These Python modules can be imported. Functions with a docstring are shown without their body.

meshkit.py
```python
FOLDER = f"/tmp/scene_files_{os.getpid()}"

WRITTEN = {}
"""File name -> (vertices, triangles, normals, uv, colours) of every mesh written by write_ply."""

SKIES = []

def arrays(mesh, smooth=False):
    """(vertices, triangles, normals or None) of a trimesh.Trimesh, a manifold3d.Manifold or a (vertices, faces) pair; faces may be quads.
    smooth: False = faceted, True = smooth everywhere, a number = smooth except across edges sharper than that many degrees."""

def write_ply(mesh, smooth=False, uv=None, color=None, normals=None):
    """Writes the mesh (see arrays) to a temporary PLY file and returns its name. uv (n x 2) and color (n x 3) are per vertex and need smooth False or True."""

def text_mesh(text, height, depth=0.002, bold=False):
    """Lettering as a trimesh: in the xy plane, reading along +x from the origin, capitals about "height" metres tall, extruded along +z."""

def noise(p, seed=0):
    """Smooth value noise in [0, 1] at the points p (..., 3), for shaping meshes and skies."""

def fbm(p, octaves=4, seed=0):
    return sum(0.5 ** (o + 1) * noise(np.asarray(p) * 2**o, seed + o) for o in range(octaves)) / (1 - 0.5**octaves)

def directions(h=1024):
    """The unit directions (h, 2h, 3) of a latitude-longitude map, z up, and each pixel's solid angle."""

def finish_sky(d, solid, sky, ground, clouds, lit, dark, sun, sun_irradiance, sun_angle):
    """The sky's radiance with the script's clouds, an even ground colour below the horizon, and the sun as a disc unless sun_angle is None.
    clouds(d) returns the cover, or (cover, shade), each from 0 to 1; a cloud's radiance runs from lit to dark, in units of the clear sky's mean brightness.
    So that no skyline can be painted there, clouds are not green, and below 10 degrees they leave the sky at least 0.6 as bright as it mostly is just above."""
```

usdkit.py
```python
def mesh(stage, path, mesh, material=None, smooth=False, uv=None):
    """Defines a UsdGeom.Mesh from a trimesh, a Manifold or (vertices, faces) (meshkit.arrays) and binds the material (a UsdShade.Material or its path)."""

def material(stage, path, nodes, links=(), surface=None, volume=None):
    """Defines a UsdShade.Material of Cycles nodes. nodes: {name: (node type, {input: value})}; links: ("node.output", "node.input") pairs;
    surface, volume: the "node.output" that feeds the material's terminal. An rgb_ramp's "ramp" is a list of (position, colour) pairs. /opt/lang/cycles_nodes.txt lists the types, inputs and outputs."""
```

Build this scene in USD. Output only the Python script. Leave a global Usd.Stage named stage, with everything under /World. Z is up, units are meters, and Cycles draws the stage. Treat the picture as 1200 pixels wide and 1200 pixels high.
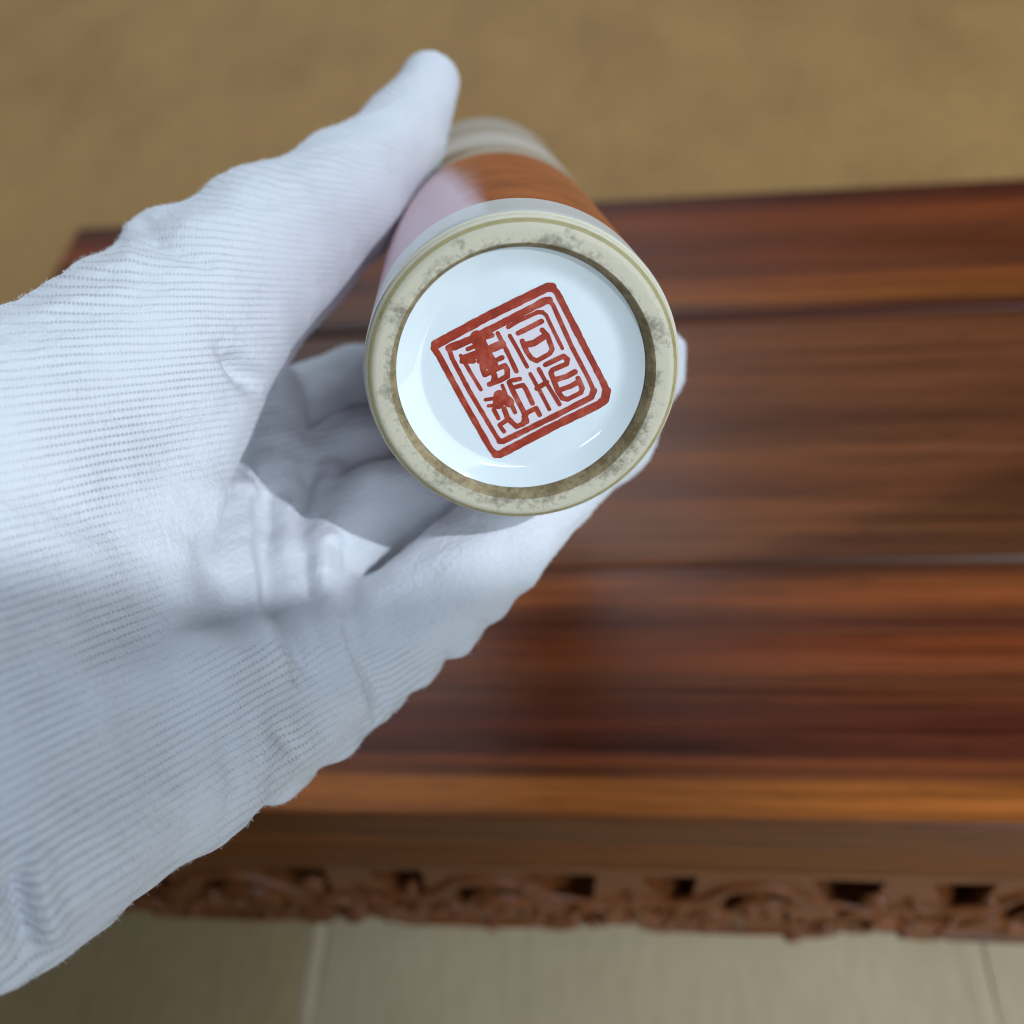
import math, random
import numpy as np, trimesh, shapely
from shapely.geometry import Polygon, LineString, Point, box as sbox
from shapely.ops import unary_union
from pxr import Usd, UsdGeom, UsdLux, UsdShade, Sdf, Gf, Vt
import usdkit, meshkit

rng = np.random.default_rng(7)
stage = Usd.Stage.CreateInMemory()
UsdGeom.SetStageUpAxis(stage, 'Z'); UsdGeom.SetStageMetersPerUnit(stage, 1.0)
UsdGeom.Xform.Define(stage, '/World'); UsdGeom.Scope.Define(stage, '/World/Looks')

# ------------------------------------------------------------------ camera, light, exposure
STAND_H, CAM_H, FPX = 0.105, 0.28, 1203.0          # metres: stand top, camera above it; focal length for a 1200 px wide picture
EXPOSURE = 0.95
KEY, WINDOW, FRONT_WINDOW, RIGHT_FILL, FLOOR_FILL, AMBIENT = 7.5, 5.7, 0.36, 4.0, 13.5, 0.02
CAM = np.array([0, 0, STAND_H + CAM_H])
def view_matrix(pitch, yaw, roll):
    p, y, r = map(math.radians, (pitch, yaw, roll))
    fw = np.array([math.sin(y) * math.cos(p), math.cos(y) * math.cos(p), -math.sin(p)])
    ri = np.cross(fw, [0, 0, 1]); ri /= np.linalg.norm(ri); up = np.cross(ri, fw)
    return np.array([math.cos(r) * ri + math.sin(r) * up, -math.sin(r) * ri + math.cos(r) * up, -fw])
M = view_matrix(49.525, -10.396, -8.962)            # rows: right, up, back

cam = UsdGeom.Camera.Define(stage, '/World/camera')
m4 = np.eye(4); m4[:3, :3] = M; m4[3, :3] = CAM
cam.AddTransformOp().Set(Gf.Matrix4d(m4.tolist()))
cam.CreateHorizontalApertureAttr(36.0); cam.CreateFocalLengthAttr(36.0 * FPX / 1200)
cam.CreateFStopAttr(36.0 * FPX / 1200 / 3.7); cam.CreateFocusDistanceAttr(0.168)
cam.CreateClippingRangeAttr(Gf.Vec2f(0.01, 100)); cam.CreateExposureAttr(EXPOSURE)

def look_at(prim, pos, target, up=(0, 0, 1)):
    pos, target = np.array(pos, float), np.array(target, float)
    z = pos - target; z /= np.linalg.norm(z)
    x = np.cross(up, z); x /= np.linalg.norm(x); y = np.cross(z, x)
    m = np.eye(4); m[0, :3], m[1, :3], m[2, :3], m[3, :3] = x, y, z, pos
    UsdGeom.Xformable(prim).AddTransformOp().Set(Gf.Matrix4d(m.tolist()))

def cw(p):                                           # centimetres right / up / back of the lens -> world metres
    return CAM + np.asarray(p, float) / 100 @ M
def at(px, py, d):                                   # picture position at a depth in cm -> cm in the lens frame
    return np.array([(px - 600) / FPX * d, (600 - py) / FPX * d, -d])

def light(kind, name, pos, target, power, color, **attrs):
    l = kind.Define(stage, '/World/' + name)
    look_at(l, pos, target)
    l.CreateIntensityAttr(power); l.CreateColorAttr(Gf.Vec3f(*color)); l.CreateNormalizeAttr(True)
    for k, v in attrs.items():
        getattr(l, f'Create{k}Attr')(v)
    return l
GRIP = cw([0, 1.5, -18])
# added beam above and behind the photographer; its lower edge imitates the phone's shadow
edge = [at(10, 672, 14.25), at(340, 708, 19.3), at(1150, 735, 35.0)]          # the beam's lower edge runs over the palm and on across the stand
edge_n = np.cross(edge[1] - edge[0], edge[2] - edge[0]); edge_n *= np.sign(edge_n[1]) / np.linalg.norm(edge_n)
lamp = np.array([64., 48., 80.]); lamp -= edge_n * ((lamp - edge[0]) @ edge_n)
beam_pos, beam_aim, up_side = cw(lamp), cw(at(170, 687, 16.9)), edge_n @ M
beam_dir = beam_aim - beam_pos; beam_len = np.linalg.norm(beam_dir); beam_dir /= beam_len
up_side = up_side - beam_dir * (up_side @ beam_dir); up_side /= np.linalg.norm(up_side)
CONE = 33.0
beam_centre = beam_pos + beam_len * (beam_dir + up_side * math.tan(math.radians(CONE)))
key = light(UsdLux.SphereLight, 'added_beam', beam_pos, beam_centre, KEY, (0.80, 0.90, 1.0), Radius=0.005)
sh = UsdLux.ShapingAPI.Apply(key.GetPrim()); sh.CreateShapingConeAngleAttr(CONE); sh.CreateShapingConeSoftnessAttr(0.0)
light(UsdLux.RectLight, 'window_light', (-0.5, 1.9, 2.0), GRIP, WINDOW, (0.72, 0.86, 1.0), Width=1.4, Height=0.8)
light(UsdLux.RectLight, 'front_window_light', GRIP + 1.6 * np.array([.34, -.713, .613]), GRIP, FRONT_WINDOW, (0.74, 0.87, 1.0), Width=0.46, Height=0.035)
light(UsdLux.RectLight, 'front_window_light_001', GRIP + 1.6 * np.array([-.17, -.83, .53]), GRIP, FRONT_WINDOW * .6, (0.74, 0.87, 1.0), Width=0.30, Height=0.035)
light(UsdLux.RectLight, 'added_right_fill', GRIP + 2.0 * (np.array([.58, -.32, .76]) @ M), GRIP, RIGHT_FILL, (0.74, 0.87, 1.0), Width=1.7, Height=1.7)  # added unseen fill for the fingers and lower palm, large and dim
fl_pos, fl_aim = np.array([0.75, -0.75, 0.9]), np.array([0.24, 0.0, 0.0])
fl = light(UsdLux.SphereLight, 'added_floor_fill', fl_pos, fl_aim, FLOOR_FILL, (0.78, 0.89, 1.0), Radius=0.05)  # added unseen spot that brightens the cardboard in front of the stand
sh = UsdLux.ShapingAPI.Apply(fl.GetPrim()); sh.CreateShapingConeAngleAttr(14.5); sh.CreateShapingConeSoftnessAttr(1.0)
dome = UsdLux.DomeLight.Define(stage, '/World/room_light')
dm = usdkit.material(stage, '/World/Looks/room_light', {'b': ('background_shader', {'color': (0.75, 0.87, 1.0), 'strength': AMBIENT})}, surface='b.background')
UsdShade.MaterialBindingAPI.Apply(dome.GetPrim()).Bind(dm)

# ------------------------------------------------------------------ helpers
used = {}
def numbered(path):
    n = used.get(path, 0); used[path] = n + 1
    return path if n == 0 else f'{path}_{n:03d}'
def tag(prim, label=None, category=None, group=None, kind=None):
    for k, v in (('label', label), ('category', category), ('group', group), ('kind', kind)):
        if v: prim.SetCustomDataByKey(k, v)
def obj(name, mesh, material, parent='/World', smooth=30, label=None):
    p = numbered(f'{parent}/{name}')
    g = usdkit.mesh(stage, p, mesh, material, smooth=smooth)
    if label: tag(g.GetPrim(), label)
    return g
def thing(name, label, category, matrix=None):
    x = UsdGeom.Xform.Define(stage, numbered('/World/' + name))
    if matrix is not None: x.AddTransformOp().Set(Gf.Matrix4d(np.asarray(matrix).tolist()))
    tag(x.GetPrim(), label, category)
    return str(x.GetPath())
def bevel_box(lo, hi, b=0.0015):
    lo, hi = np.array(lo, float), np.array(hi, float)
    pts = []
    for s in np.ndindex(2, 2, 2):
        c = np.where(s, hi, lo); d = np.where(s, -1, 1) * b
        for k in range(3):
            q = c + d; q[k] = c[k]; pts.append(q)
    return trimesh.convex.convex_hull(np.array(pts))
def revolve(profile, n=128):
    return trimesh.creation.revolve(np.array(profile, float), sections=n)
def mat(name, nodes, links, surface='p.BSDF'):
    return usdkit.material(stage, '/World/Looks/' + name, nodes, links, surface=surface)

# ------------------------------------------------------------------ materials: ground and stand
def cardboard(name, base, dark, rough=0.75, spec=0.3):
    return mat(name, {
        'g': ('geometry', {}),
        'm1': ('mapping', {'scale': (14, 7, 9)}), 'n1': ('noise_texture', {'scale': 1.0, 'detail': 5, 'roughness': 0.6}),
        'm2': ('mapping', {'scale': (64, 17, 30)}), 'n2': ('noise_texture', {'scale': 4.0, 'detail': 3}),
        'mx': ('math', {'math_type': 'multiply_add', 'value2': 0.45, 'value3': 0.0}), 'ad': ('math', {'math_type': 'multiply_add', 'value2': 0.62}),
        'r': ('rgb_ramp', {'ramp': [(0.36, dark), (0.66, base)]}),
        'b': ('bump', {'strength': 0.25, 'distance': 0.0008}),
        'p': ('principled_bsdf', {'roughness': rough, 'specular_ior_level': spec})},
        [('g.position', 'm1.vector'), ('m1.vector', 'n1.vector'), ('g.position', 'm2.vector'), ('m2.vector', 'n2.vector'),
         ('n2.fac', 'mx.value1'), ('n1.fac', 'ad.value1'), ('mx.value', 'ad.value3'), ('ad.value', 'r.fac'), ('r.color', 'p.base_color'),
         ('n2.fac', 'b.height'), ('b.normal', 'p.normal')])
kraft = cardboard('brown_cardboard', (0.41, 0.23, 0.078), (0.285, 0.152, 0.049))
pale_lit_board = cardboard('pale_lit_cardboard', (0.45, 0.36, 0.23), (0.38, 0.30, 0.18), 0.6, 0.5)  # paler than the brown sheet: the sheen of the light is in this colour
floor_m = cardboard('floor_grey', (0.33, 0.31, 0.28), (0.27, 0.25, 0.22))

def wood(name, stops, rough=0.36, coat=0.25, off=0.0, warp=0.004, gain=1.0):
    """Lacquered rosewood: stops are (metres across the board, colour) streaks that run along x and wander."""
    y0, y1 = stops[0][0], stops[-1][0]
    ramp = [((y - y0) / (y1 - y0), (c[0] * 1.15 * gain, c[1] * .93 * gain, c[2] * .68 * gain)) for y, c in stops]
    return mat(name, {
        'g': ('geometry', {}), 's': ('separate_xyz', {}),
        'mw': ('mapping', {'scale': (3.0, 14, 14), 'location': (off, off, 0)}), 'nw': ('noise_texture', {'scale': 1.0, 'detail': 3}),
        'wp': ('math', {'math_type': 'multiply_add', 'value2': warp * 2}),
        'f': ('map_range', {'from_min': y0 + warp, 'from_max': y1 + warp, 'clamp': True}),
        'ramp': ('rgb_ramp', {'ramp': ramp}),
        'mg': ('mapping', {'scale': (7, 330, 330), 'location': (off, 0, 0)}), 'ng': ('noise_texture', {'scale': 1.0, 'detail': 5, 'roughness': 0.65}),
        'gr': ('rgb_ramp', {'ramp': [(0.30, (0.42, 0.37, 0.33)), (0.5, (0.98, 0.97, 0.95)), (0.70, (1.42, 1.36, 1.28))]}),
        'mp': ('mapping', {'scale': (60, 1400, 1400)}), 'np': ('noise_texture', {'scale': 1.0, 'detail': 2}),
        'pr': ('rgb_ramp', {'ramp': [(0.30, (0.45, 0.42, 0.42)), (0.40, (1, 1, 1))]}),
        'mm': ('mix_color', {'blend_type': 'multiply', 'fac': 1.0, 'use_clamp': False}), 'm3': ('mix_color', {'blend_type': 'multiply', 'fac': 0.8, 'use_clamp': False}),
        'rr': ('map_range', {'from_min': 0.3, 'from_max': 0.7, 'to_min': rough - 0.06, 'to_max': rough + 0.1}),
        'b': ('bump', {'strength': 0.3, 'distance': 0.0004}),
        'p': ('principled_bsdf', {'roughness': rough, 'specular_ior_level': .14, 'coat_weight': coat * .3, 'coat_roughness': 0.2})},
        [('g.position', 's.vector'), ('g.position', 'mw.vector'), ('mw.vector', 'nw.vector'), ('nw.fac', 'wp.value1'), ('s.y', 'wp.value3'),
         ('wp.value', 'f.value'), ('f.result', 'ramp.fac'), ('g.position', 'mg.vector'), ('mg.vector', 'ng.vector'), ('ng.fac', 'gr.fac'),
         ('g.position', 'mp.vector'), ('mp.vector', 'np.vector'), ('np.fac', 'pr.fac'),
         ('ramp.color', 'mm.a'), ('gr.color', 'mm.b'), ('mm.result', 'm3.a'), ('pr.color', 'm3.b'), ('m3.result', 'p.base_color'),
         ('ng.fac', 'rr.value'), ('rr.result', 'p.roughness'), ('ng.fac', 'b.height'), ('b.normal', 'p.normal')])

DK, MD, RD, OR, LT = (0.055, 0.016, 0.009), (0.080, 0.027, 0.012), (0.098, 0.030, 0.012), (0.19, 0.070, 0.018), (0.17, 0.062, 0.022)
Y = [0.43 * CAM_H, 0.754 * CAM_H, 1.203 * CAM_H, 1.526 * CAM_H]      # front edge, joint, joint, back edge
front_wood = wood('front_rail_wood', [(Y[0] - .002, (.055, .022, .008)), (Y[0] + .0008, (.055, .022, .008)), (Y[0] + .0028, OR), (Y[0] + .006, OR), (Y[0] + .011, OR), (Y[0] + .0145, MD), (Y[0] + .019, RD), (Y[0] + .021, DK), (Y[0] + .030, (0.065, .017, .009)),
    (Y[0] + .036, DK), (Y[0] + .039, RD), (Y[0] + .046, MD), (Y[0] + .050, RD), (Y[0] + .060, (.13, .034, .011)), (Y[0] + .063, MD), (Y[0] + .066, DK), (Y[0] + .070, MD), (Y[0] + .076, (.16, .05, .018)), (Y[0] + .082, (.15, .05, .018)), (Y[0] + .086, (.06, .02, .009)), (Y[1], (.075, .026, .012))], 0.36, 0.2, 1.3, warp=.0012, gain=1.6)
panel_wood = wood('panel_wood', [(Y[1], (.085, .034, .016)), (Y[1] + .02, (.10, .04, .018)), (Y[1] + .035, (.075, .027, .012)), (Y[1] + .05, (.10, .04, .018)), (Y[1] + .066, (.062, .023, .011)), (Y[1] + .08, (.09, .035, .016)), (Y[1] + .1, (.095, .036, .016)), (Y[2], (.11, .042, .018))], 0.42, 0.2, 4.1, gain=1.2)
back_wood = wood('back_rail_wood', [(Y[2], DK), (Y[2] + .006, (.05, .014, .007)), (Y[2] + .012, OR), (Y[2] + .024, (.19, .06, .018)), (Y[2] + .030, MD), (Y[2] + .045, (.12, .034, .012)), (Y[2] + .055, RD), (Y[2] + .068, (.16, .045, .014)), (Y[2] + .078, (.09, .024, .010)), (Y[3], DK)], 0.4, 0.15, 7.7)
waist_wood = wood('waist_wood', [(-1, (.098, .036, .009)), (1, (.098, .036, .009))], 0.42, 0.15, 2.2)
carved_wood = wood('carved_wood', [(-1, (.105, .042, .018)), (1, (.105, .042, .018))], 0.34, 0.5, 5.2)

# ------------------------------------------------------------------ setting: floor, cardboard
obj('floor', trimesh.creation.box(bounds=[[-1.6, -1.2, -0.05], [1.6, 2.6, -0.006]]), floor_m)
tag(stage.GetPrimAtPath('/World/floor'), kind='structure')
split = Y[0] + 0.05
t = thing('cardboard_sheet', 'large plain brown cardboard sheet lying behind the carved wooden stand', 'cardboard')
def board(lo, hi, seed, nx=60, ny=60, amp=0.0012):
    x, y = np.meshgrid(np.linspace(lo[0], hi[0], nx), np.linspace(lo[1], hi[1], ny), indexing='ij')
    z = amp * (meshkit.fbm(np.stack([x * 6, y * 6, 0 * x + seed], -1), 3, seed) - 0.5) * 2
    i = np.arange(nx * ny).reshape(nx, ny)
    q = np.stack([i[:-1, :-1], i[1:, :-1], i[1:, 1:], i[:-1, 1:]], -1).reshape(-1, 4)
    top = np.stack([x, y, z], -1).reshape(-1, 3)
    rim = np.r_[i[:, 0], i[-1, 1:], i[-2::-1, -1], i[0, -2:0:-1]]
    low = top[rim] - [0, 0, 0.004]; k = np.arange(len(rim)); n0 = nx * ny; r2 = np.roll(rim, -1); k2 = np.roll(k, -1)
    side = np.stack([rim, n0 + k, n0 + k2, r2], -1)
    return np.vstack([top, low]), np.vstack([q, side])
obj('board', board((-1.3, split + .002), (1.3, 2.3), 3), kraft, t, smooth=40)
t = thing('cardboard_sheet', 'creased cardboard sheet with sheen and shade in its colour on the floor in front of the carved stand', 'cardboard')
CREASE = float(cw(at(372, 1150, 38))[0])             # the crease runs away from the camera beside the stand's left half
left_board = cardboard('browner_shaded_cardboard', (0.37, 0.275, 0.145), (0.30, 0.215, 0.105), 0.7, 0.35)  # browner, and darkened too: the hand's shadow is put into the colour
obj('panel', board((-1.2, -0.55), (CREASE - .004, split - .002), 5), left_board, t, smooth=40)
def on_floor(px, py):
    d = at(px, py, 1.0) @ M
    return float(CAM[0] - d[0] * CAM[2] / d[2])
CREASE2 = on_floor(1148, 1150)
obj('panel', board((CREASE + .004, -0.55), (CREASE2 - .004, split - .002), 6), pale_lit_board, t, smooth=40)
obj('panel', board((CREASE2 + .004, -0.55), (1.2, split - .002), 8), pale_lit_board, t, smooth=40)
yy = np.linspace(-0.55, split - .002, 60); prof = np.array([(-.0045, -.0004), (-.0035, .0002), (-.0015, .0011), (0, .0014), (.0015, .0011), (.0035, .0002), (.0045, -.0004)]); n = len(prof)
for cx, tall in ((CREASE, .65), (CREASE2, .25)):
    v = np.array([[cx + dx + 0.0012 * math.sin(y * 40), y, dz * tall] for y in yy for dx, dz in prof])
    obj('crease', (v, [[a * n + b, a * n + b + 1, (a + 1) * n + b + 1, (a + 1) * n + b] for a in range(len(yy) - 1) for b in range(n - 1)]), pale_lit_board, t, smooth=True)

# ------------------------------------------------------------------ wooden stand
X0, X1, Z = -0.985 * CAM_H, 0.36, STAND_H
st = thing('wooden_stand', 'low dark red wooden display stand with a pierced scroll-carved apron', 'display stand')
obj('front_rail', bevel_box((X0, Y[0], Z - .020), (X1, Y[1] - .0006, Z), .0013), front_wood, st)
obj('panel', bevel_box((X0 + .03, Y[1] + .0004, Z - .018), (X1 - .03, Y[2] - .0004, Z - .0003), .0014), panel_wood, st)
obj('back_rail', bevel_box((X0, Y[2] + .0006, Z - .020), (X1, Y[3], Z), .0010), back_wood, st)
obj('end_rail', bevel_box((X0, Y[1] + .0002, Z - .020), (X0 + .0294, Y[2] - .0002, Z - .0004), .0012), back_wood, st)
obj('end_rail', bevel_box((X1 - .0294, Y[1] + .0002, Z - .020), (X1, Y[2] - .0002, Z - .0004), .0012), back_wood, st)
def hit_front(px, py, yplane):
    d = np.array([(px - 600) / FPX, (600 - py) / FPX, -1]) @ M
    return CAM + d * ((yplane - CAM[1]) / d[1])
zw = hit_front(800, 1013, Y[0] + .003)[2]; za = hit_front(800, 1096, Y[0] - .003)[2]
zw, za = float(zw), float(za) - .012
obj('waist', bevel_box((X0 + .0006, Y[0] + .0008, zw + .0006), (X1 - .0006, Y[3] - .0008, Z - .0203), .0012), waist_wood, st)
# carved apron: pierced scrollwork with a scalloped lower edge
H = zw - za
def apron(length, seed):
    r = np.random.default_rng(seed)
    n = int(round(length / 0.085)); w = length / n
    xs = np.linspace(0, length, n * 40 + 1); u = xs / w
    low = H * (.17 * (1 - np.abs(np.sin(np.pi * u * 2 + .5)) ** .6) + .10 * (1 - np.abs(np.sin(np.pi * u * 5)) ** .7))
    band = Polygon(list(zip(xs, low)) + [(length, H), (0, H)])
    holes, scroll = [], []
    for k in range(n):
        o = k * w
        def P(*pts): return [(o + x * w, y * H) for x, y in pts]
        jit = r.normal(0, 0.012, 8)
        holes += [Polygon(P((.05, .88), (.22 + jit[0], .90), (.20, .50 + jit[1]), (.12, .60))).buffer(.0012),
                  Polygon(P((.62 + jit[2], .90), (.86, .89), (.84, .56), (.76, .44 + jit[3]), (.70, .68))).buffer(.0012),
                  LineString(P((.34, .46), (.38, .64), (.46, .68), (.54, .60), (.58, .42))).buffer(.0030),
                  LineString(P((.06, .30), (.10, .42), (.17, .40))).buffer(.0018),
                  LineString(P((.72, .30), (.80, .24), (.88, .34))).buffer(.0018),
                  Point(P((.97, .66 + jit[4]))[0]).buffer(.0024)]
        for c, rad, a0, a1 in (((.46, .42), .22, -0.6, 3.7), ((.47, .40), .10, 1.0, 6.0), ((.12, .38), .13, 2.0, 6.8), ((.82, .34), .14, -1.0, 3.6), ((.97, .42), .12, 3.4, 7.6), ((.27, .30), .11, 0.5, 4.5), ((.66, .26), .10, 2.2, 6.6)):
            a = np.linspace(a0, a1, 26)
            rr = np.linspace(rad, rad * .45, 26) * H
            scroll.append([(o + c[0] * w + q * math.cos(b), c[1] * H + q * math.sin(b)) for q, b in zip(rr, a)])
        scroll.append(P((.0, .56), (.12, .52), (.26, .62), (.34, .78), (.46, .84), (.58, .76), (.68, .60), (.84, .52), (1.0, .56)))
        scroll.append(P((.18, .14), (.30, .12), (.46, .10), (.62, .12), (.76, .14)))
    plate = band.difference(unary_union(holes)).buffer(0)
    parts = [plate] if plate.geom_type == 'Polygon' else list(plate.geoms)
    body = trimesh.util.concatenate([trimesh.creation.extrude_polygon(g, .011, engine='earcut') for g in parts])
    relief = []
    for line in scroll:
        p = np.array([(a, b, .011) for a, b in line])
        p = p[(p[:, 1] > .002) & (p[:, 1] < H - .002) & (p[:, 0] > 0) & (p[:, 0] < length)]
        if len(p) < 3: continue
        a, f = tube(p, np.linspace(.0021, .0011, len(p)), 8)
        relief.append(trimesh.Trimesh(a, f, process=False))
    for k in range(int(length / .0125)):               # carved knobs and leaves between the scrolls
        e = trimesh.creation.icosphere(1, 1.0); a = r.uniform(.0022, .0052)
        e.apply_scale((a, a * r.uniform(.6, 1.2), .0034)); e.apply_transform(trimesh.transformations.rotation_matrix(r.uniform(0, 3.1), (0, 0, 1)))
        e.apply_translation((k * .0125 + r.uniform(.003, .010), H * (r.uniform(.06, .30) if k % 3 else r.uniform(.4, .75)), .0105)); relief.append(e)
    return body, trimesh.util.concatenate(relief)
def tube(p, rad, sides=8):
    tng = np.gradient(p, axis=0); tng /= np.linalg.norm(tng, axis=1, keepdims=True) + 1e-12
    a = np.cross(tng, [0, 0, 1.0]); a /= np.linalg.norm(a, axis=1, keepdims=True) + 1e-12
    b, ang = np.cross(tng, a), np.arange(sides) * 2 * np.pi / sides
    v = p[:, None] + np.asarray(rad)[:, None, None] * (np.cos(ang)[None, :, None] * a[:, None] + np.sin(ang)[None, :, None] * b[:, None])
    i, j = np.meshgrid(np.arange(len(p) - 1), np.arange(sides), indexing='ij')
    q = np.stack([i * sides + j, i * sides + (j + 1) % sides, (i + 1) * sides + (j + 1) % sides, (i + 1) * sides + j], -1).reshape(-1, 4)
    return v.reshape(-1, 3), np.vstack([q[:, [0, 2, 1]], q[:, [0, 3, 2]]])
def place_apron(L, origin, xdir, ndir, seed):
    T = np.eye(4); T[:3, 0], T[:3, 1], T[:3, 2], T[:3, 3] = xdir, (0, 0, 1), ndir, origin
    b, r = apron(L, seed); b.apply_transform(T); r.apply_transform(T)
    ap = obj('apron', b, carved_wood, st, smooth=35)
    obj('scrollwork', r, carved_wood, str(ap.GetPath()), smooth=40)
place_apron(X1 - X0 - .012, (X0 + .006, Y[0] + .012, za), (1, 0, 0), (0, -1, 0), 3)
place_apron(Y[3] - Y[0] - .03, (X0 + .010, Y[3] - .015, za), (0, -1, 0), (-1, 0, 0), 4)
for lx in (X0 + .014, X1 - .030):
    for ly in (Y[0] + .012, Y[3] - .030):
        prof = [(0, 0.001), (.008, .001), (.011, .006), (.009, .014), (.008, .03), (.010, zw - .004), (0, zw - .003)]
        l = revolve(prof, 20); l.apply_translation((lx + .008, ly + .008, 0)); obj('leg', l, carved_wood, st)

# ------------------------------------------------------------------ vase (own frame: z from the foot towards the mouth)
B = at(614, 443, 16.6); MOUTH = at(568, 240, 33.0)
axis = (MOUTH - B) / np.linalg.norm(MOUTH - B); LEN = float(np.linalg.norm(MOUTH - B))
e1 = np.array([1.0, 0, 0]); e1 -= axis * (e1 @ axis); e1 /= np.linalg.norm(e1)
e2 = np.cross(axis, e1)                              # completes x, y, axis right-handed
VT = np.eye(4); VT[0, :3], VT[1, :3], VT[2, :3], VT[3, :3] = e1 @ M, e2 @ M, axis @ M, cw(B)
vase = thing('vase', 'cylindrical porcelain vase held with its footed base and red seal mark forward', 'vase', VT)
cm = 0.01
def glaze(name, nodes, links, rough=0.08, sss=0.0, spec=0.5, coat=0.3):
    return mat(name, {**nodes, 'p': ('principled_bsdf', {'roughness': rough, 'specular_ior_level': spec, 'coat_weight': coat, 'coat_roughness': 0.03, 'subsurface_weight': sss, 'subsurface_scale': 0.002, 'subsurface_radius': (1, .9, .8)})}, links)
white_glaze = glaze('white_glaze', {'tc': ('texture_coordinate', {}), 'n': ('noise_texture', {'scale': 130, 'detail': 3}), 'r': ('rgb_ramp', {'ramp': [(.3, (.68, .745, .765)), (.7, (.72, .785, .80))]})},
                    [('tc.object', 'n.vector'), ('n.fac', 'r.fac'), ('r.color', 'p.base_color')])
# painted body: pink-white ground, iron-red field, pale bands at both ends
body_m = glaze('painted_glaze', {
    'tc': ('texture_coordinate', {}), 's': ('separate_xyz', {}),
    'n': ('noise_texture', {'scale': 70, 'detail': 4}), 'n2': ('noise_texture', {'scale': 75, 'detail': 4}),
    'wx': ('math', {'math_type': 'multiply_add', 'value2': 0.003}), 'wz': ('math', {'math_type': 'multiply_add', 'value2': 0.10}),
    'red': ('map_range', {'from_min': -0.0055, 'from_max': -0.0020, 'clamp': True}),
    'rc': ('rgb_ramp', {'ramp': [(.30, (.30, .065, .018)), (.45, (.40, .085, .026)), (.62, (.46, .105, .03)), (.8, (.48, .19, .08))]}),
    'mx': ('mix_color', {'a': (.66, .40, .46)}),
    'zn': ('map_range', {'from_min': 0.0, 'from_max': LEN * cm, 'clamp': True}),
    'band': ('rgb_ramp', {'interpolate': False, 'ramp': [(0, (1, 1, 1)), (.080, (0, 0, 0)), (.46, (1, 1, 1))]}),
    'bc': ('rgb_ramp', {'ramp': [(0, (.66, .68, .66)), (.080, (.72, .74, .73)), (.45, (.50, .44, .35)), (.56, (.52, .46, .37)), (.60, (.74, .70, .64)), (.72, (.74, .70, .64)), (.76, (.50, .45, .38)), (1, (.60, .57, .52))]}),
    'bw': ('rgb_to_bw', {}), 'fin': ('mix_color', {})},
    [('tc.object', 's.vector'), ('tc.object', 'n.vector'), ('tc.object', 'n2.vector'), ('n.fac', 'wx.value1'), ('s.z', 'wz.value1'), ('s.x', 'wz.value3'), ('wz.value', 'wx.value3'), ('wx.value', 'red.value'),
     ('n2.fac', 'rc.fac'), ('red.result', 'mx.fac'), ('rc.color', 'mx.b'), ('s.z', 'zn.value'), ('zn.result', 'band.fac'), ('zn.result', 'bc.fac'),
     ('band.color', 'bw.color'), ('bw.val', 'fin.fac'), ('mx.result', 'fin.a'), ('bc.color', 'fin.b'), ('fin.result', 'p.base_color')], rough=0.22, spec=.35, coat=0.0)
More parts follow.
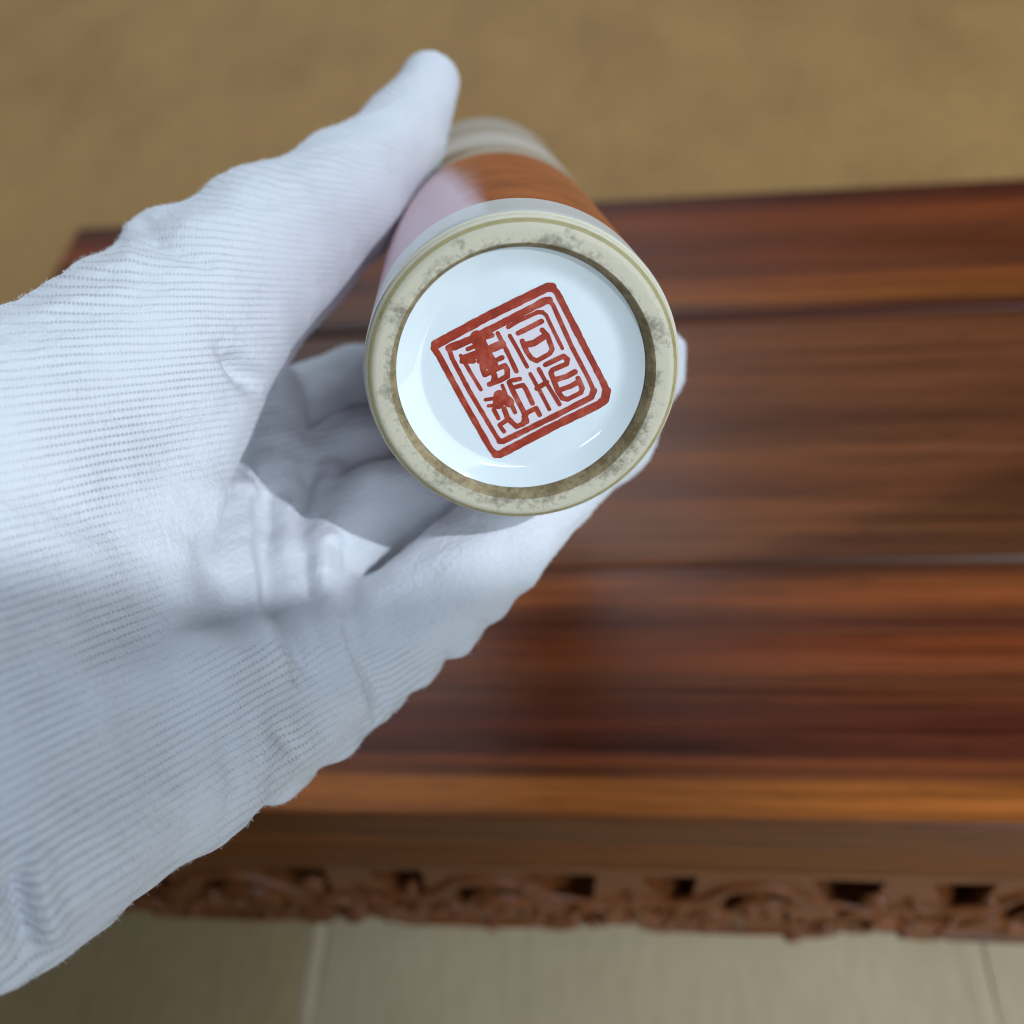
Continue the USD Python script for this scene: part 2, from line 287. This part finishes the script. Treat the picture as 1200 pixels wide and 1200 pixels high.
def clay(name, base, dirt, lo, hi):
    return mat(name, {
        'tc': ('texture_coordinate', {}), 'n': ('noise_texture', {'scale': 760, 'detail': 5, 'roughness': .7}), 'n2': ('noise_texture', {'scale': 150, 'detail': 3}),
        'ln': ('vector_math', {'math_type': 'length'}), 'lr': ('map_range', {'from_min': .0212, 'from_max': .0242, 'to_min': -.075, 'to_max': .05, 'clamp': True}), 'gm': ('math', {'math_type': 'add'}),
        'mu': ('math', {'math_type': 'multiply_add', 'value2': 0.55}), 'sc': ('math', {'math_type': 'multiply', 'value2': 0.55}),
        'r': ('rgb_ramp', {'ramp': [(lo, dirt), (hi, base)]}),
        'b': ('bump', {'strength': .35, 'distance': .0003}),
        'p': ('principled_bsdf', {'roughness': .62, 'specular_ior_level': .35})},
        [('tc.object', 'n.vector'), ('tc.object', 'n2.vector'), ('n2.fac', 'sc.value1'), ('sc.value', 'mu.value3'), ('n.fac', 'mu.value1'), ('tc.object', 'ln.vector1'), ('ln.value', 'lr.value'), ('mu.value', 'gm.value1'), ('lr.result', 'gm.value2'), ('gm.value', 'r.fac'), ('r.color', 'p.base_color'), ('n.fac', 'b.height'), ('b.normal', 'p.normal')])
foot_m = clay('worn_foot_clay', (.54, .495, .375), (.25, .225, .16), .42, .56)
wall_m = clay('stained_foot_wall', (.42, .33, .19), (.17, .125, .06), .40, .66)
line_m = clay('iron_edge_line', (.34, .29, .14), (.22, .18, .08), .40, .60)
R0, L_ = 2.60, LEN
WT = 0.24
body = [(2.585, .26), (2.60, .34), (R0, .6), (R0, L_ * .5), (2.60, L_ - .5), (2.62, L_ - .12), (2.58, L_ - .02), (2.50, L_), (2.42, L_ - .03), (2.36, L_ - .3), (2.34, L_ - 2), (2.34, 1.0), (0, .9)]
obj('body', revolve(np.array(body) * cm), body_m, vase, smooth=50)
foot = [(2.155, .006), (2.20, 0), (2.36, 0), (2.42, .012), (2.455, .05)]
obj('foot_ring', revolve(np.array(foot) * cm), foot_m, vase, smooth=60)
obj('edge_line', revolve(np.array([(2.455, .05), (2.50, .075), (2.515, .10)]) * cm), line_m, vase, smooth=60)
obj('foot_bevel', revolve(np.array([(2.515, .10), (2.555, .16), (2.560, .21), (2.545, .235), (2.585, .26)]) * cm), clay('bevel_clay', (.60, .55, .42), (.25, .22, .15), .34, .46), vase, smooth=60)
RISE = np.linspace(1.55, 2.05, 101)                   # the glaze climbs ever more steeply towards the foot wall
DROP = .335 - np.r_[0, np.cumsum(np.interp(RISE, [1.55, 1.60, 1.72, 1.78, 2.05], [0, .06, .36, .46, .62])[:-1] * .005)]
OX, OY = -.03, -.035                                # the recess was cut slightly off centre
def off_centre(m):
    k = np.clip(m.vertices[:, 2:] / (.2 * cm), 0, 1) * cm; m.vertices[:, :2] += k * [OX, OY]
    return m
def base_z(r):                                       # slightly dished glazed base with a rounded rise to the foot wall
    return np.interp(r, RISE, DROP)
rs = np.r_[np.linspace(2.03, 1.55, 60), np.linspace(1.5, 0, 6)]
_b = revolve(np.array([(r, base_z(r)) for r in rs]) * cm, 160); _b.vertices[:, :2] += np.array([OX, OY]) * cm
obj('glazed_base', _b, white_glaze, vase, smooth=True)
obj('foot_wall', off_centre(revolve(np.array([(2.00, .22), (2.03, .17), (2.10, .05), (2.155, .006)]) * cm)), wall_m, vase, smooth=60)

# seal mark: brushed red strokes, each given where it lies on the base
Minv = np.linalg.inv(np.vstack([e1, e2, axis]))
def to_base(px, py):
    d = at(px, py, 1.0); p0 = B + axis * .325
    q = d * ((p0 @ axis) / (d @ axis)) - B
    return q @ e1, q @ e2
def S(ox, oy, k, w, pts):
    return [to_base(ox + x / k, oy + y / k) for x, y in pts], w / k / FPX * 17.0
A = lambda w, *p: S(490, 320, 5.0, w, p)
Q1 = lambda w, *p: S(520, 370, 12.0, w, p)
Q2 = lambda w, *p: S(590, 340, 12.0, w, p)
Q3 = lambda w, *p: S(560, 430, 12.0, w, p)
Q4 = lambda w, *p: S(610, 400, 10.909, w, p)
outer = [A(52, (105, 418), (400, 258), (760, 82), (785, 84)), A(36, (785, 84), (815, 115), (960, 400), (1085, 640), (1105, 690)), A(50, (1105, 690), (1095, 742), (1060, 770), (800, 895), (480, 1062), (455, 1062)),
         A(34, (455, 1062), (425, 1030), (260, 740), (120, 480), (92, 440), (105, 418))]
inner = [A(42, (180, 440), (300, 392), (540, 270), (745, 162), (768, 160)), A(24, (768, 160), (790, 185), (900, 430), (1000, 620), (1030, 690)), A(36, (1030, 690), (1015, 728), (800, 838), (500, 985), (478, 985)),
         A(25, (478, 985), (455, 950), (300, 690), (200, 500), (180, 440))]
char_a = [Q2(48, (70, 520), (200, 440), (480, 310), (550, 312)), Q2(38, (550, 312), (600, 350), (720, 600), (830, 820)), Q2(62, (210, 605), (380, 520), (535, 440)),
          Q2(58, (265, 715), (330, 870), (395, 960), (470, 995), (650, 895), (688, 830), (620, 640), (545, 560)), Q2(80, (320, 770), (430, 745), (560, 660)), Q2(42, (90, 640), (210, 850), (335, 1080))]
char_b = [Q4(56, (320, 300), (550, 190), (600, 230), (590, 290), (410, 365), (390, 405), (480, 640), (535, 725), (605, 742), (775, 655), (790, 600), (735, 470)), Q4(62, (430, 495), (590, 450), (695, 392)),
          Q4(58, (510, 620), (640, 575), (745, 515)), Q4(40, (125, 415), (240, 620), (370, 870)), Q4(44, (235, 355), (330, 530), (500, 805)), Q4(62, (215, 600), (335, 525))]
char_c = [Q1(42, (240, 560), (380, 800), (525, 1040)), Q1(50, (760, 245), (900, 520), (1025, 785)), Q1(170, (470, 300), (560, 500), (680, 700)), Q1(110, (290, 610), (560, 510), (820, 400)), Q1(60, (500, 640), (690, 650), (820, 590)),
          Q1(48, (340, 470), (470, 415)), Q1(60, (590, 300), (680, 275)), Q1(66, (540, 700), (580, 830), (700, 770), (860, 700), (895, 760), (895, 850), (800, 905), (645, 965)), Q1(70, (690, 780), (720, 860), (700, 930)), Q1(60, (260, 640), (420, 640)), Q1(90, (150, 440), (480, 290))]
char_d = [(lambda q: q)(Q3(150, (300, 400), (290, 520))), Q3(130, (330, 400), (440, 500)), Q3(42, (110, 462), (240, 440)), Q3(42, (150, 548), (260, 540)), Q3(48, (225, 600), (290, 725)), Q3(36, (345, 260), (390, 370)),
          Q3(50, (455, 195), (590, 170)), Q3(62, (440, 215), (500, 350), (640, 620)), Q3(56, (520, 285), (635, 255), (675, 310), (770, 515)), Q3(48, (460, 500), (525, 640)), Q3(66, (370, 590), (420, 720), (480, 780), (545, 840), (640, 800), (670, 700)),
          Q3(56, (310, 815), (430, 735)), Q3(46, (312, 830), (370, 910)), Q3(60, (650, 700), (700, 640), (820, 580), (870, 675)), Q3(66, (640, 620), (675, 720), (685, 770))]
seal_m = mat('iron_red_enamel', {
    'tc': ('texture_coordinate', {}), 'n': ('noise_texture', {'scale': 330, 'detail': 5, 'roughness': .65}),
    'r': ('rgb_ramp', {'ramp': [(.3, (.22, .024, .012)), (.52, (.34, .042, .020)), (.72, (.46, .12, .08))]}),
    'p': ('principled_bsdf', {'roughness': .3, 'specular_ior_level': .4})}, [('tc.object', 'n.vector'), ('n.fac', 'r.fac'), ('r.color', 'p.base_color')])
wash_m = mat('pink_wash', {'p': ('principled_bsdf', {'base_color': (.70, .645, .68), 'roughness': .12})}, [])
def brush(strokes, grow=0.0):
    polys = []
    for pts, w in strokes:
        l = LineString(pts).segmentize(.02)
        c = np.array(l.coords)
        wob = meshkit.fbm(np.c_[c * 14, np.full(len(c), w * 50)], 3, 11) - .5
        polys += [LineString(c[k:k + 2]).buffer(w / 2 * (1 + .35 * wob[k]) + grow, quad_segs=4) for k in range(len(c) - 1)]
    return unary_union(polys).buffer(.006).buffer(-.006).simplify(.0015)
def print_on_base(poly, lift, thick):
    out = []
    for g in getattr(poly, 'geoms', [poly]):
        m = trimesh.creation.extrude_polygon(g, thick, engine='earcut')
        m.vertices[:, 2] = base_z(np.hypot(m.vertices[:, 0] - OX, m.vertices[:, 1] - OY)) - lift - m.vertices[:, 2]
        m.invert(); out.append(m)
    m = trimesh.util.concatenate(out); m.apply_scale(cm)
    return m
mark = obj('seal_mark', print_on_base(Polygon(outer[0][0] + outer[1][0][1:] + outer[2][0][1:] + outer[3][0][1:-1]).buffer(.005), .002, .001), wash_m, vase, smooth=False, label='square red seal mark on pale pink wash')
mp = str(mark.GetPath())
for nm, s in (('outer_border', outer), ('inner_border', inner), ('character', char_a), ('character', char_b), ('character', char_c), ('character', char_d)):
    obj(nm, print_on_base(brush(s, .007 if nm == 'character' else .002), .004 + .0004 * len(nm), .002), seal_m, mp, smooth=False)

# ------------------------------------------------------------------ gloved hand: one implicit surface
def C(tt, phi, rho):
    e2u = np.cross(axis, e1); e2u = e2u if e2u[1] > 0 else -e2u
    a = math.radians(phi)
    return B + axis * tt + rho * (math.cos(a) * e1 + math.sin(a) * e2u)
palm, fingers = [], []
def chain(store, *nodes):
    for (a, ra), (b, rb) in zip(nodes, nodes[1:]):
        store.append((np.asarray(a, float), np.asarray(b, float), ra, rb))
# thumb and its ball
chain(palm, (at(505, 98, 24.0), .72), (at(472, 160, 23.6), .92), (at(400, 236, 22.4), 1.30), (at(312, 300, 20.8), 1.62), (at(150, 450, 18.8), 2.05), (at(0, 545, 17.2), 2.35), (at(-170, 660, 15.8), 2.35), (at(-360, 815, 14.4), 2.45))
# heel of the hand along the little-finger edge
chain(palm, (at(425, 755, 20.3), 1.12), (at(330, 815, 19.0), 1.35), (at(200, 868, 17.2), 1.80), (at(0, 930, 15.3), 2.35), (at(-170, 930, 14.3), 2.35), (at(-360, 865, 14.0), 2.45))
chain(palm, (at(218, 470, 19.3), 1.22), (at(160, 590, 18.5), 1.40), (at(20, 690, 16.7), 1.9))
chain(palm, (at(320, 735, 20.8), 1.15), (at(100, 800, 17.6), 1.6))
# middle of the palm
chain(palm, (at(330, 640, 23.0), 1.15), (at(210, 690, 20.6), 1.6), (at(90, 720, 17.9), 2.0), (at(-20, 740, 16.2), 2.2), (at(-360, 840, 14.2), 2.5))
chain(palm, (at(325, 520, 24.4), 1.1), (at(200, 580, 22.0), 1.4))
chain(palm, (at(385, 665, 22.0), 1.1), (at(190, 735, 19.8), 1.6), (at(0, 800, 17), 2.0))
chain(palm, (at(345, 580, 23.2), 1.1), (at(160, 680, 20.6), 1.5))
chain(palm, (at(-360, 840, 14.2), 2.6), (at(-760, 940, 13.0), 2.7))                  # the wrist
chain(palm, (at(-100, 640, 16.0), 2.2), (at(-100, 900, 14.6), 2.2))
# fingers round the vase
fr = 1.02
chain(fingers, (at(425, 755, 20.3), 1.08), (at(545, 668, 20.3), 1.0), (at(600, 617, 20.4), .95), (at(655, 563, 20.8), .90), (C(4.1, -52, 3.45), .78), (C(5.2, -28, 3.6), .58), (C(5.5, -20, 3.62), .5))
chain(fingers, (at(385, 665, 21.6), 1.10), (at(450, 600, 21.9), 1.05), (C(4.3, -85, 3.6), 1.0), (C(4.2, -50, 3.5), .8))
chain(fingers, (at(345, 580, 22.9), 1.10), (at(425, 535, 23.4), 1.02), (C(6.7, -90, 3.6), 1.0), (C(6.6, -50, 3.5), .8))
chain(fingers, (at(325, 490, 24.2), 1.10), (at(420, 455, 25.0), 1.0), (C(9.2, -105, 3.6), 1.0), (C(9.1, -55, 3.5), .8))
hgrid = 0.12
lo, hi = np.array([-17.9, -9.5, -28.5]), np.array([4.6, 12.5, -9.4])
gx, gy, gz = (np.arange(a, b, hgrid, dtype=np.float32) for a, b in zip(lo, hi))
shape = (len(gx), len(gy), len(gz))
G = np.stack(np.meshgrid(gx, gy, gz, indexing='ij'), -1)
def capsule(a, b, ra, rb):
    ab = (b - a).astype(np.float32); pa = G - a.astype(np.float32)
    s = np.clip(pa @ ab / np.float32(ab @ ab), 0, 1)
    return np.sqrt(((pa - s[..., None] * ab) ** 2).sum(-1)) - (np.float32(ra) + s * np.float32(rb - ra))
def smin(a, b, k):
    h = np.clip(.5 + .5 * (b - a) / k, 0, 1)
    return b + (a - b) * h - k * h * (1 - h)
F = None
for c in palm:
    d = capsule(*c); F = d if F is None else smin(F, d, np.float32(.45))
Fg = None
for c in fingers:
    d = capsule(*c); Fg = d if Fg is None else smin(Fg, d, np.float32(.32))
F = smin(F, Fg, np.float32(.45))
# cloth bunched into upright folds between the ball of the thumb and the fingers
for nodes in (((at(316, 462, 23.4), .80), (at(322, 560, 22.2), .72), (at(322, 660, 21.0), .80), (at(350, 770, 20.0), .70)),
              ((at(392, 560, 22.2), .42), (at(384, 640, 20.9), .50), (at(392, 720, 20.2), .50), (at(416, 790, 19.9), .45)),
              ((at(262, 600, 21.0), .70), (at(240, 680, 19.9), .85), (at(262, 770, 19.2), .9))):
    bunch = []; chain(bunch, *nodes)
    for c in bunch: F = smin(F, capsule(*c), np.float32(.16))
# seam ruffles along the lower edge
for px, py, d, r in ((314, 898, 19, .62), (385, 850, 19.4, .55), (432, 815, 19.9, .50), (480, 775, 20.1, .45), (528, 738, 20.2, .42), (566, 698, 20.2, .42), (602, 664, 20.2, .40), (140, 985, 16.6, .8), (48, 1062, 15.0, .75), (-10, 1100, 14.6, .7), (200, 300, 20.2, .95), (128, 347, 19.3, .76), (308, 250, 21.4, .90), (392, 192, 22.6, .62)):
    low = py > 600
    c = at(px + 5 * low, py + 6 * low, d); F = smin(F, capsule(c, c + [.12, .12, -.5], r, r), np.float32(.26 if low else .45))
# the vase presses into the cloth
rel = G - B.astype(np.float32); tt = rel @ axis.astype(np.float32)
cyl = np.maximum(np.sqrt(np.maximum((rel ** 2).sum(-1) - tt ** 2, 0)) - np.float32(R0 + .02), np.maximum(-tt, tt - np.float32(LEN)))
F = np.maximum(F, -cyl)
del rel, tt, cyl, Fg
def surface_nets(F, origin, h):
    s = F < 0
    nx, ny, nz = F.shape
    cnt = np.zeros((nx - 1, ny - 1, nz - 1), np.int8)
    for d in np.ndindex(2, 2, 2):
        cnt += s[d[0]:nx - 1 + d[0], d[1]:ny - 1 + d[1], d[2]:nz - 1 + d[2]]
    cells = np.argwhere((cnt > 0) & (cnt < 8))
    idx = -np.ones(cnt.shape, np.int64); idx[tuple(cells.T)] = np.arange(len(cells))
    acc, n = np.zeros((len(cells), 3)), np.zeros(len(cells))
    corners = list(np.ndindex(2, 2, 2))
    for a in corners:
        for k in range(3):
            if a[k] == 0:
                b = list(a); b[k] = 1
                fa = F[tuple((cells + a).T)]; fb = F[tuple((cells + b).T)]
                on = (fa < 0) != (fb < 0); tt = np.where(on, fa / np.where(on, fa - fb, 1), 0)
                p = np.array(a, float)[None] + tt[:, None] * (np.array(b) - np.array(a))
                acc += np.where(on[:, None], p, 0); n += on
    v = origin + (cells + acc / n[:, None]) * h
    quads = []
    for k in range(3):
        u, w = (k + 1) % 3, (k + 2) % 3
        sl0 = [slice(None)] * 3; sl1 = [slice(None)] * 3; sl0[k] = slice(0, -1); sl1[k] = slice(1, None)
        e = np.argwhere(s[tuple(sl0)] != s[tuple(sl1)])
        e = e[(e[:, u] > 0) & (e[:, w] > 0) & (e[:, u] < F.shape[u] - 1) & (e[:, w] < F.shape[w] - 1)]
        du, dw = np.eye(3, dtype=int)[u], np.eye(3, dtype=int)[w]
        q = np.stack([idx[tuple((e - du - dw).T)], idx[tuple((e - dw).T)], idx[tuple(e.T)], idx[tuple((e - du).T)]], -1)
        flip = ~s[tuple(e.T)]
        q[flip] = q[flip][:, ::-1]
        quads.append(q)
    return v, np.vstack(quads)
hv, hq = surface_nets(F, lo, hgrid)
del G, F
hm = trimesh.Trimesh(hv, np.vstack([hq[:, [0, 1, 2]], hq[:, [0, 2, 3]]]), process=False)
trimesh.smoothing.filter_taubin(hm, iterations=6)
hv = np.array(hm.vertices); hn = np.array(hm.vertex_normals)
# sculpting: folds and creases as grooves and ridges along lines on the palm side
px = 600 + hv[:, 0] / -hv[:, 2] * FPX; py = 600 - hv[:, 1] / -hv[:, 2] * FPX
facing = np.clip(((hn * -hv).sum(1) / np.linalg.norm(hv, axis=1)) * 2, 0, 1)
disp = np.zeros(len(hv)); P2 = shapely.points(px, py)
def fold(pts, width, depth, dmin=0, dmax=99):
    global disp
    d = shapely.distance(P2, LineString(pts))
    on = (-hv[:, 2] > dmin) & (-hv[:, 2] < dmax)
    disp += np.where(on, depth * np.exp(-(d / width) ** 2), 0) * facing
def pleat(pts, height, fade, y0, y1):               # cloth on the left overlaps the cloth on the right of the line
    global disp
    p = np.array(pts, float); dx = px - np.interp(py, p[:, 1], p[:, 0])
    on = np.clip((py - y0) / 40, 0, 1) * np.clip((y1 - py) / 40, 0, 1)
    on = on * on * (3 - 2 * on)
    disp += facing * on * height * np.where(dx < 0, np.exp(dx / fade), np.exp(-(dx / 13) ** 2)) - facing * on * height * .7 * np.where(dx > 0, np.exp(-((dx - 17) / 13) ** 2), 0)
pleat([(291, 540), (291, 650), (301, 710), (345, 790)], .34, 42, 540, 810)
pleat([(388, 600), (390, 690), (405, 760), (438, 840)], .27, 24, 610, 860)
pleat([(338, 560), (334, 640), (352, 720), (388, 800)], .08, 30, 570, 790)
fold([(293, 590), (294, 650), (304, 712), (348, 795)], 7, -.20); fold([(391, 640), (394, 690), (409, 760), (440, 838)], 7, -.24)
fold([(330, 575), (318, 640), (316, 700)], 14, -.10); fold([(236, 640), (262, 720), (300, 790)], 16, -.06); fold([(205, 640), (215, 720)], 22, .05)
fold([(262, 408), (300, 445)], 11, -.16, 0, 24); fold([(280, 427), (298, 448)], 13, -.30, 0, 24)
fold([(330, 860), (350, 900), (330, 945)], 9, -.06); fold([(300, 840), (312, 890), (300, 950)], 9, .05); fold([(260, 860), (275, 920), (262, 975)], 10, -.05)
fold([(168, 262), (190, 290), (240, 310)], 9, -.10); fold([(150, 268), (150, 300)], 14, .10); fold([(215, 262), (270, 250)], 22, .10); fold([(300, 270), (360, 255)], 18, .05)
fold([(395, 195), (420, 230)], 16, .05); fold([(330, 215), (365, 255)], 10, -.05)
fold([(15, 1040), (30, 1110)], 14, -.35); fold([(45, 1010), (62, 1090)], 14, .12); fold([(0, 1000), (5, 1060)], 12, .08)
fold([(60, 800), (200, 760), (320, 700)], 30, -.03); fold([(120, 980), (250, 900)], 22, .04)
q = hv * 1.0
disp += .10 * (meshkit.fbm(q * .8, 3, 5) - .5) * 2 * .8 + .06 * (meshkit.fbm(np.c_[q[:, 0] * 1.2 + q[:, 1] * .6, (q[:, 1] - q[:, 0] * .4) * 3.0, q[:, 2] * 1.2], 3, 9) - .5) * 2
# stop the folds from pushing cloth into the porcelain
rel = hv - B; tt = rel @ axis; rad = np.sqrt(np.maximum((rel ** 2).sum(1) - tt ** 2, 0))
disp *= np.clip((rad - R0 - .05) / .4, 0, 1)
hv = hv + hn * disp[:, None]
# knit ribs run from the wrist towards the fingers, fanning out over the palm
ax, ay = 1120.0, 360.0
rib = np.arctan2(py - ay, ax - px); along = np.log(np.maximum(np.hypot(px - ax, py - ay), 60))
hw = cw(hv)
base_pt = hw.mean(0)
glove_m = mat('ribbed_cotton', {
    'ar': ('attribute', {'attribute': 'rib'}), 'al': ('attribute', {'attribute': 'along'}), 'g': ('geometry', {}),
    'nz': ('noise_texture', {'scale': 900, 'detail': 3}), 'nw': ('noise_texture', {'scale': 60, 'detail': 2}),
    'rw': ('math', {'math_type': 'multiply_add', 'value2': .55}),
    'fr': ('math', {'math_type': 'fraction'}), 'dc': ('math', {'math_type': 'subtract', 'value2': .5}), 'ab': ('math', {'math_type': 'absolute'}),
    'gap': ('map_range', {'from_min': .5, 'from_max': .24, 'to_min': 1, 'to_max': 0, 'clamp': True}),
    'sa': ('math', {'math_type': 'sine'}), 'st': ('map_range', {'from_min': -1, 'from_max': 1, 'to_min': .35, 'to_max': 1.0}),
    'pa': ('map_range', {'from_min': .35, 'from_max': .65, 'to_min': .15, 'to_max': .75, 'clamp': True}),
    'cv': ('attribute', {'attribute': 'stretch'}), 'm0': ('math', {'math_type': 'multiply'}), 'm1': ('math', {'math_type': 'multiply'}), 'm2': ('math', {'math_type': 'multiply'}),
    'col': ('mix_color', {'a': (.635, .65, .69), 'b': (.34, .35, .385)}),  # second colour paints the shade in the gaps between ribs
    'inv': ('math', {'math_type': 'multiply_add', 'value2': -1.0}), 'hz': ('math', {'math_type': 'multiply', 'value2': .9}),
    'b': ('bump', {'strength': .55, 'distance': .0006}),
    'p': ('principled_bsdf', {'roughness': .95, 'specular_ior_level': .1, 'sheen_weight': .25, 'sheen_roughness': .5, 'subsurface_weight': 0.0})},
    [('g.position', 'nz.vector'), ('g.position', 'nw.vector'), ('nw.fac', 'rw.value1'), ('ar.fac', 'rw.value3'), ('rw.value', 'fr.value1'), ('fr.value', 'dc.value1'), ('dc.value', 'ab.value1'), ('ab.value', 'gap.value'),
     ('al.fac', 'sa.value1'), ('sa.value', 'st.value'), ('nw.fac', 'pa.value'), ('gap.result', 'm1.value1'), ('st.result', 'm1.value2'), ('m1.value', 'm2.value1'), ('pa.result', 'm0.value1'), ('cv.fac', 'm0.value2'), ('m0.value', 'm2.value2'),
     ('m2.value', 'col.fac'), ('col.result', 'p.base_color'), ('nz.fac', 'hz.value1'), ('hz.value', 'inv.value3'), ('m2.value', 'inv.value1'), ('inv.value', 'b.height'), ('b.normal', 'p.normal')])
hand = thing('gloved_hand', 'hand in a white ribbed cotton glove gripping the vase from the left', 'gloved hand')
g = usdkit.mesh(stage, numbered(hand + '/glove'), (hw, np.array(hm.faces)), glove_m, smooth=True)
pv = UsdGeom.PrimvarsAPI(g)
pv.CreatePrimvar('rib', Sdf.ValueTypeNames.FloatArray, 'vertex').Set(Vt.FloatArray.FromNumpy((rib / .0097 + 200).astype(np.float32)))
pv.CreatePrimvar('along', Sdf.ValueTypeNames.FloatArray, 'vertex').Set(Vt.FloatArray.FromNumpy((along / .0050 * 2 * math.pi).astype(np.float32)))
stretch = np.clip((330 - px) / 110, .8, 1) * np.where(py < 330, .9, 1) * np.where((px > 190) & (py < 760) & (py > 560), .3, 1)
pv.CreatePrimvar('stretch', Sdf.ValueTypeNames.FloatArray, 'vertex').Set(Vt.FloatArray.FromNumpy(stretch.astype(np.float32)))

# lint: short stray fibres that stand off the cotton
_a = hm.faces; _r = np.random.default_rng(21)
_v = hv; _f = np.array(hm.faces)
_ar = np.linalg.norm(np.cross(_v[_f[:, 1]] - _v[_f[:, 0]], _v[_f[:, 2]] - _v[_f[:, 0]]), axis=1)
_near = _v[_f].mean(1)[:, 0] > -12.5
_ar = _ar * _near
NF = 26000
_k = _r.choice(len(_f), NF, p=_ar / _ar.sum())
_w = _r.dirichlet((1, 1, 1), NF)
_p = (_v[_f[_k]] * _w[..., None]).sum(1); _n = (hn[_f[_k]] * _w[..., None]).sum(1); _n /= np.linalg.norm(_n, axis=1, keepdims=True)
_t = _r.normal(size=(NF, 3)); _t -= _n * (_t * _n).sum(1, keepdims=True)
_l = _r.uniform(.02, .065, NF)[:, None]
_pts = np.stack([_p - _n * .01, _p + (_n * .55 + _t * .35) * _l, _p + (_n * 1.0 + _t * .6) * _l], 1)
lint_m = mat('cotton_lint', {'p': ('principled_bsdf', {'base_color': (.76, .77, .80), 'roughness': .9, 'specular_ior_level': .1})}, [])
lint = UsdGeom.BasisCurves.Define(stage, hand + '/lint')
lint.CreateTypeAttr('linear'); lint.CreateCurveVertexCountsAttr(Vt.IntArray.FromNumpy(np.full(NF, 3, np.int32)))
lint.CreatePointsAttr(Vt.Vec3fArray.FromNumpy(cw(_pts.reshape(-1, 3)).astype(np.float32)))
lint.CreateWidthsAttr(Vt.FloatArray([0.00004])); lint.SetWidthsInterpolation('constant')
UsdShade.MaterialBindingAPI.Apply(lint.GetPrim()).Bind(lint_m)
tag(lint.GetPrim(), kind='stuff')
